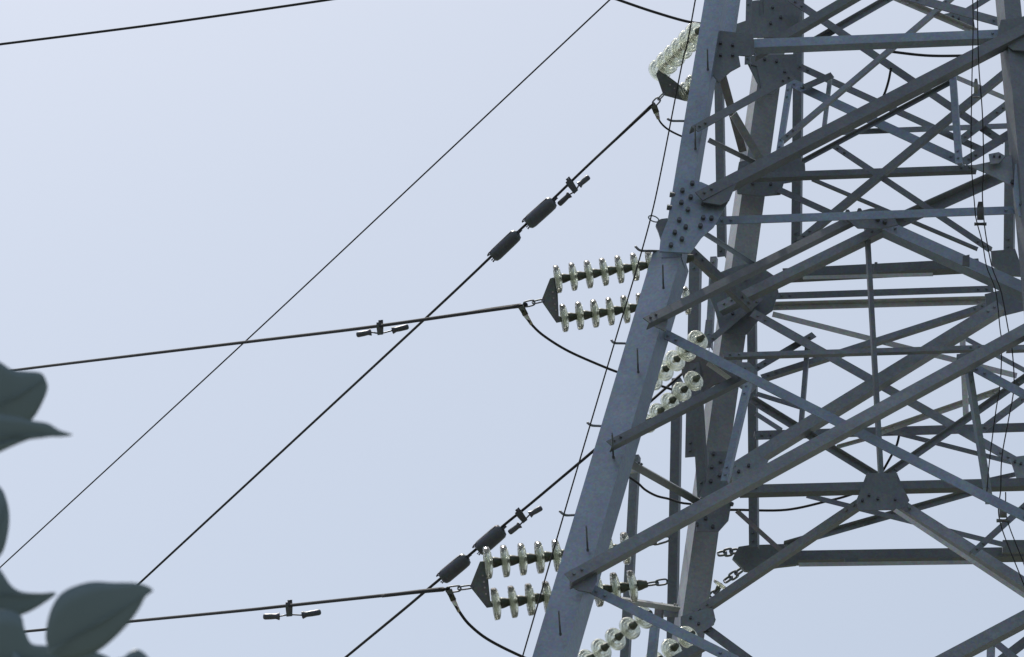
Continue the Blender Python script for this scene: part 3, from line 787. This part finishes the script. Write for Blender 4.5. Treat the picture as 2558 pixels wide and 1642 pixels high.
# ================================================================ foreground leafy branch
br = empty('leafy_branch', at(-40, 1660, 2.6)); tag(br, 'blurred dark leafy plant branch close to the camera at the lower left corner', 'plant')
def leaf(pts, d, mid, dd=.006, label=None):
    """outline in the 2.02x crop of the lower left; mid = midrib (two points); folded about the midrib"""
    P = [(x / 2.02, 880 + y / 2.02) for x, y in pts]
    # smooth outline
    Q = []
    n = len(P)
    for i in range(n):
        p0, p1, p2, p3 = P[i - 1], P[i], P[(i + 1) % n], P[(i + 2) % n]
        for k in range(4):
            s_ = k / 4
            Q.append(tuple(.5 * (2 * p1[j] + (p2[j] - p0[j]) * s_ + (2 * p0[j] - 5 * p1[j] + 4 * p2[j] - p3[j]) * s_ ** 2 + (3 * p1[j] - p0[j] - 3 * p2[j] + p3[j]) * s_ ** 3) for j in (0, 1)))
    (ax, ay), (bx, by) = [(x / 2.02, 880 + y / 2.02) for x, y in mid]
    L = math.hypot(bx - ax, by - ay); ux, uy = (bx - ax) / L, (by - ay) / L
    def dist(x, y):
        s_ = ((x - ax) * ux + (y - ay) * uy) / L
        off = -(x - ax) * uy + (y - ay) * ux
        return d + abs(off) / L * dd * 1.2 + (s_ - .5) ** 2 * dd * 2 + s_ * dd
    bm = bmesh.new()
    rings = []
    for f in (1, .66, .33):
        r_ = []
        for x, y in Q:
            s_ = max(.0, min(L, (x - ax) * ux + (y - ay) * uy))
            mx_, my_ = ax + ux * s_, ay + uy * s_
            X, Y = mx_ + (x - mx_) * f, my_ + (y - my_) * f
            r_.append(bm.verts.new(at(X, Y, dist(X, Y))))
        rings.append(r_)
    m_ = len(Q)
    for a_, b_ in zip(rings, rings[1:]):
        for i in range(m_): bm.faces.new((a_[i], a_[(i + 1) % m_], b_[(i + 1) % m_], b_[i]))
    bm.faces.new(rings[-1])
    bmesh.ops.triangulate(bm, faces=[f for f in bm.faces if len(f.verts) > 4])
    o = bm_obj('leaf', bm, M_LEAF, br, smooth=True)
    md = o.modifiers.new('s', 'SOLIDIFY'); md.thickness = .0003
    b_ = bmesh.new()
    tube(b_, [at(ax, ay, d - .001), at((ax + bx) / 2, (ay + by) / 2, d + dd * .5 - .001), at(bx, by, d + dd * 1.4)], [.0012, .0009, .0003], 6)
    bm_obj('midrib', b_, M_LEAF, o)
leaf([(-60, 40), (0, 50), (60, 88), (130, 96), (205, 104), (232, 140), (240, 190), (205, 275), (160, 345), (100, 400), (0, 430), (-60, 430)], 2.7, [(-60, 300), (225, 140)])
leaf([(-60, 330), (60, 322), (160, 345), (240, 358), (300, 393), (368, 417), (300, 428), (200, 428), (100, 460), (0, 505), (-60, 530)], 2.5, [(-60, 430), (365, 418)])
leaf([(-80, 640), (0, 680), (32, 740), (48, 830), (36, 940), (0, 1030), (-80, 1060)], 2.8, [(-70, 1050), (30, 760)])
leaf([(-90, 1000), (0, 1095), (55, 1175), (110, 1208), (200, 1216), (285, 1216), (190, 1288), (98, 1330), (0, 1345), (-90, 1300)], 2.55, [(-60, 1230), (280, 1217)])
leaf([(238, 1480), (232, 1400), (262, 1285), (325, 1205), (450, 1160), (570, 1162), (700, 1166), (772, 1200), (735, 1235), (700, 1300), (640, 1380), (560, 1460), (490, 1512), (400, 1540), (290, 1540)], 2.4, [(245, 1520), (765, 1203)], .008)
leaf([(-40, 1320), (95, 1320), (125, 1400), (160, 1470), (240, 1480), (330, 1500), (480, 1512), (560, 1560), (400, 1620), (100, 1640), (-60, 1600)], 2.5, [(-20, 1560), (400, 1540)])
leaf([(560, 1560), (620, 1540), (660, 1508), (700, 1500), (745, 1535), (760, 1580), (700, 1640), (600, 1620)], 2.45, [(600, 1640), (700, 1510)])
bm = bmesh.new()
def lp(x, y, d): return at(x / 2.02, 880 + y / 2.02, d)
tube(bm, spline([lp(-80, 300, 2.7), lp(-70, 700, 2.62), lp(-40, 1200, 2.57), lp(20, 1420, 2.53), lp(90, 1560, 2.5), lp(120, 1700, 2.5)], 6), [.003] * 31, 8)
bm_obj('stem', bm, M_LEAF, br, smooth=True)
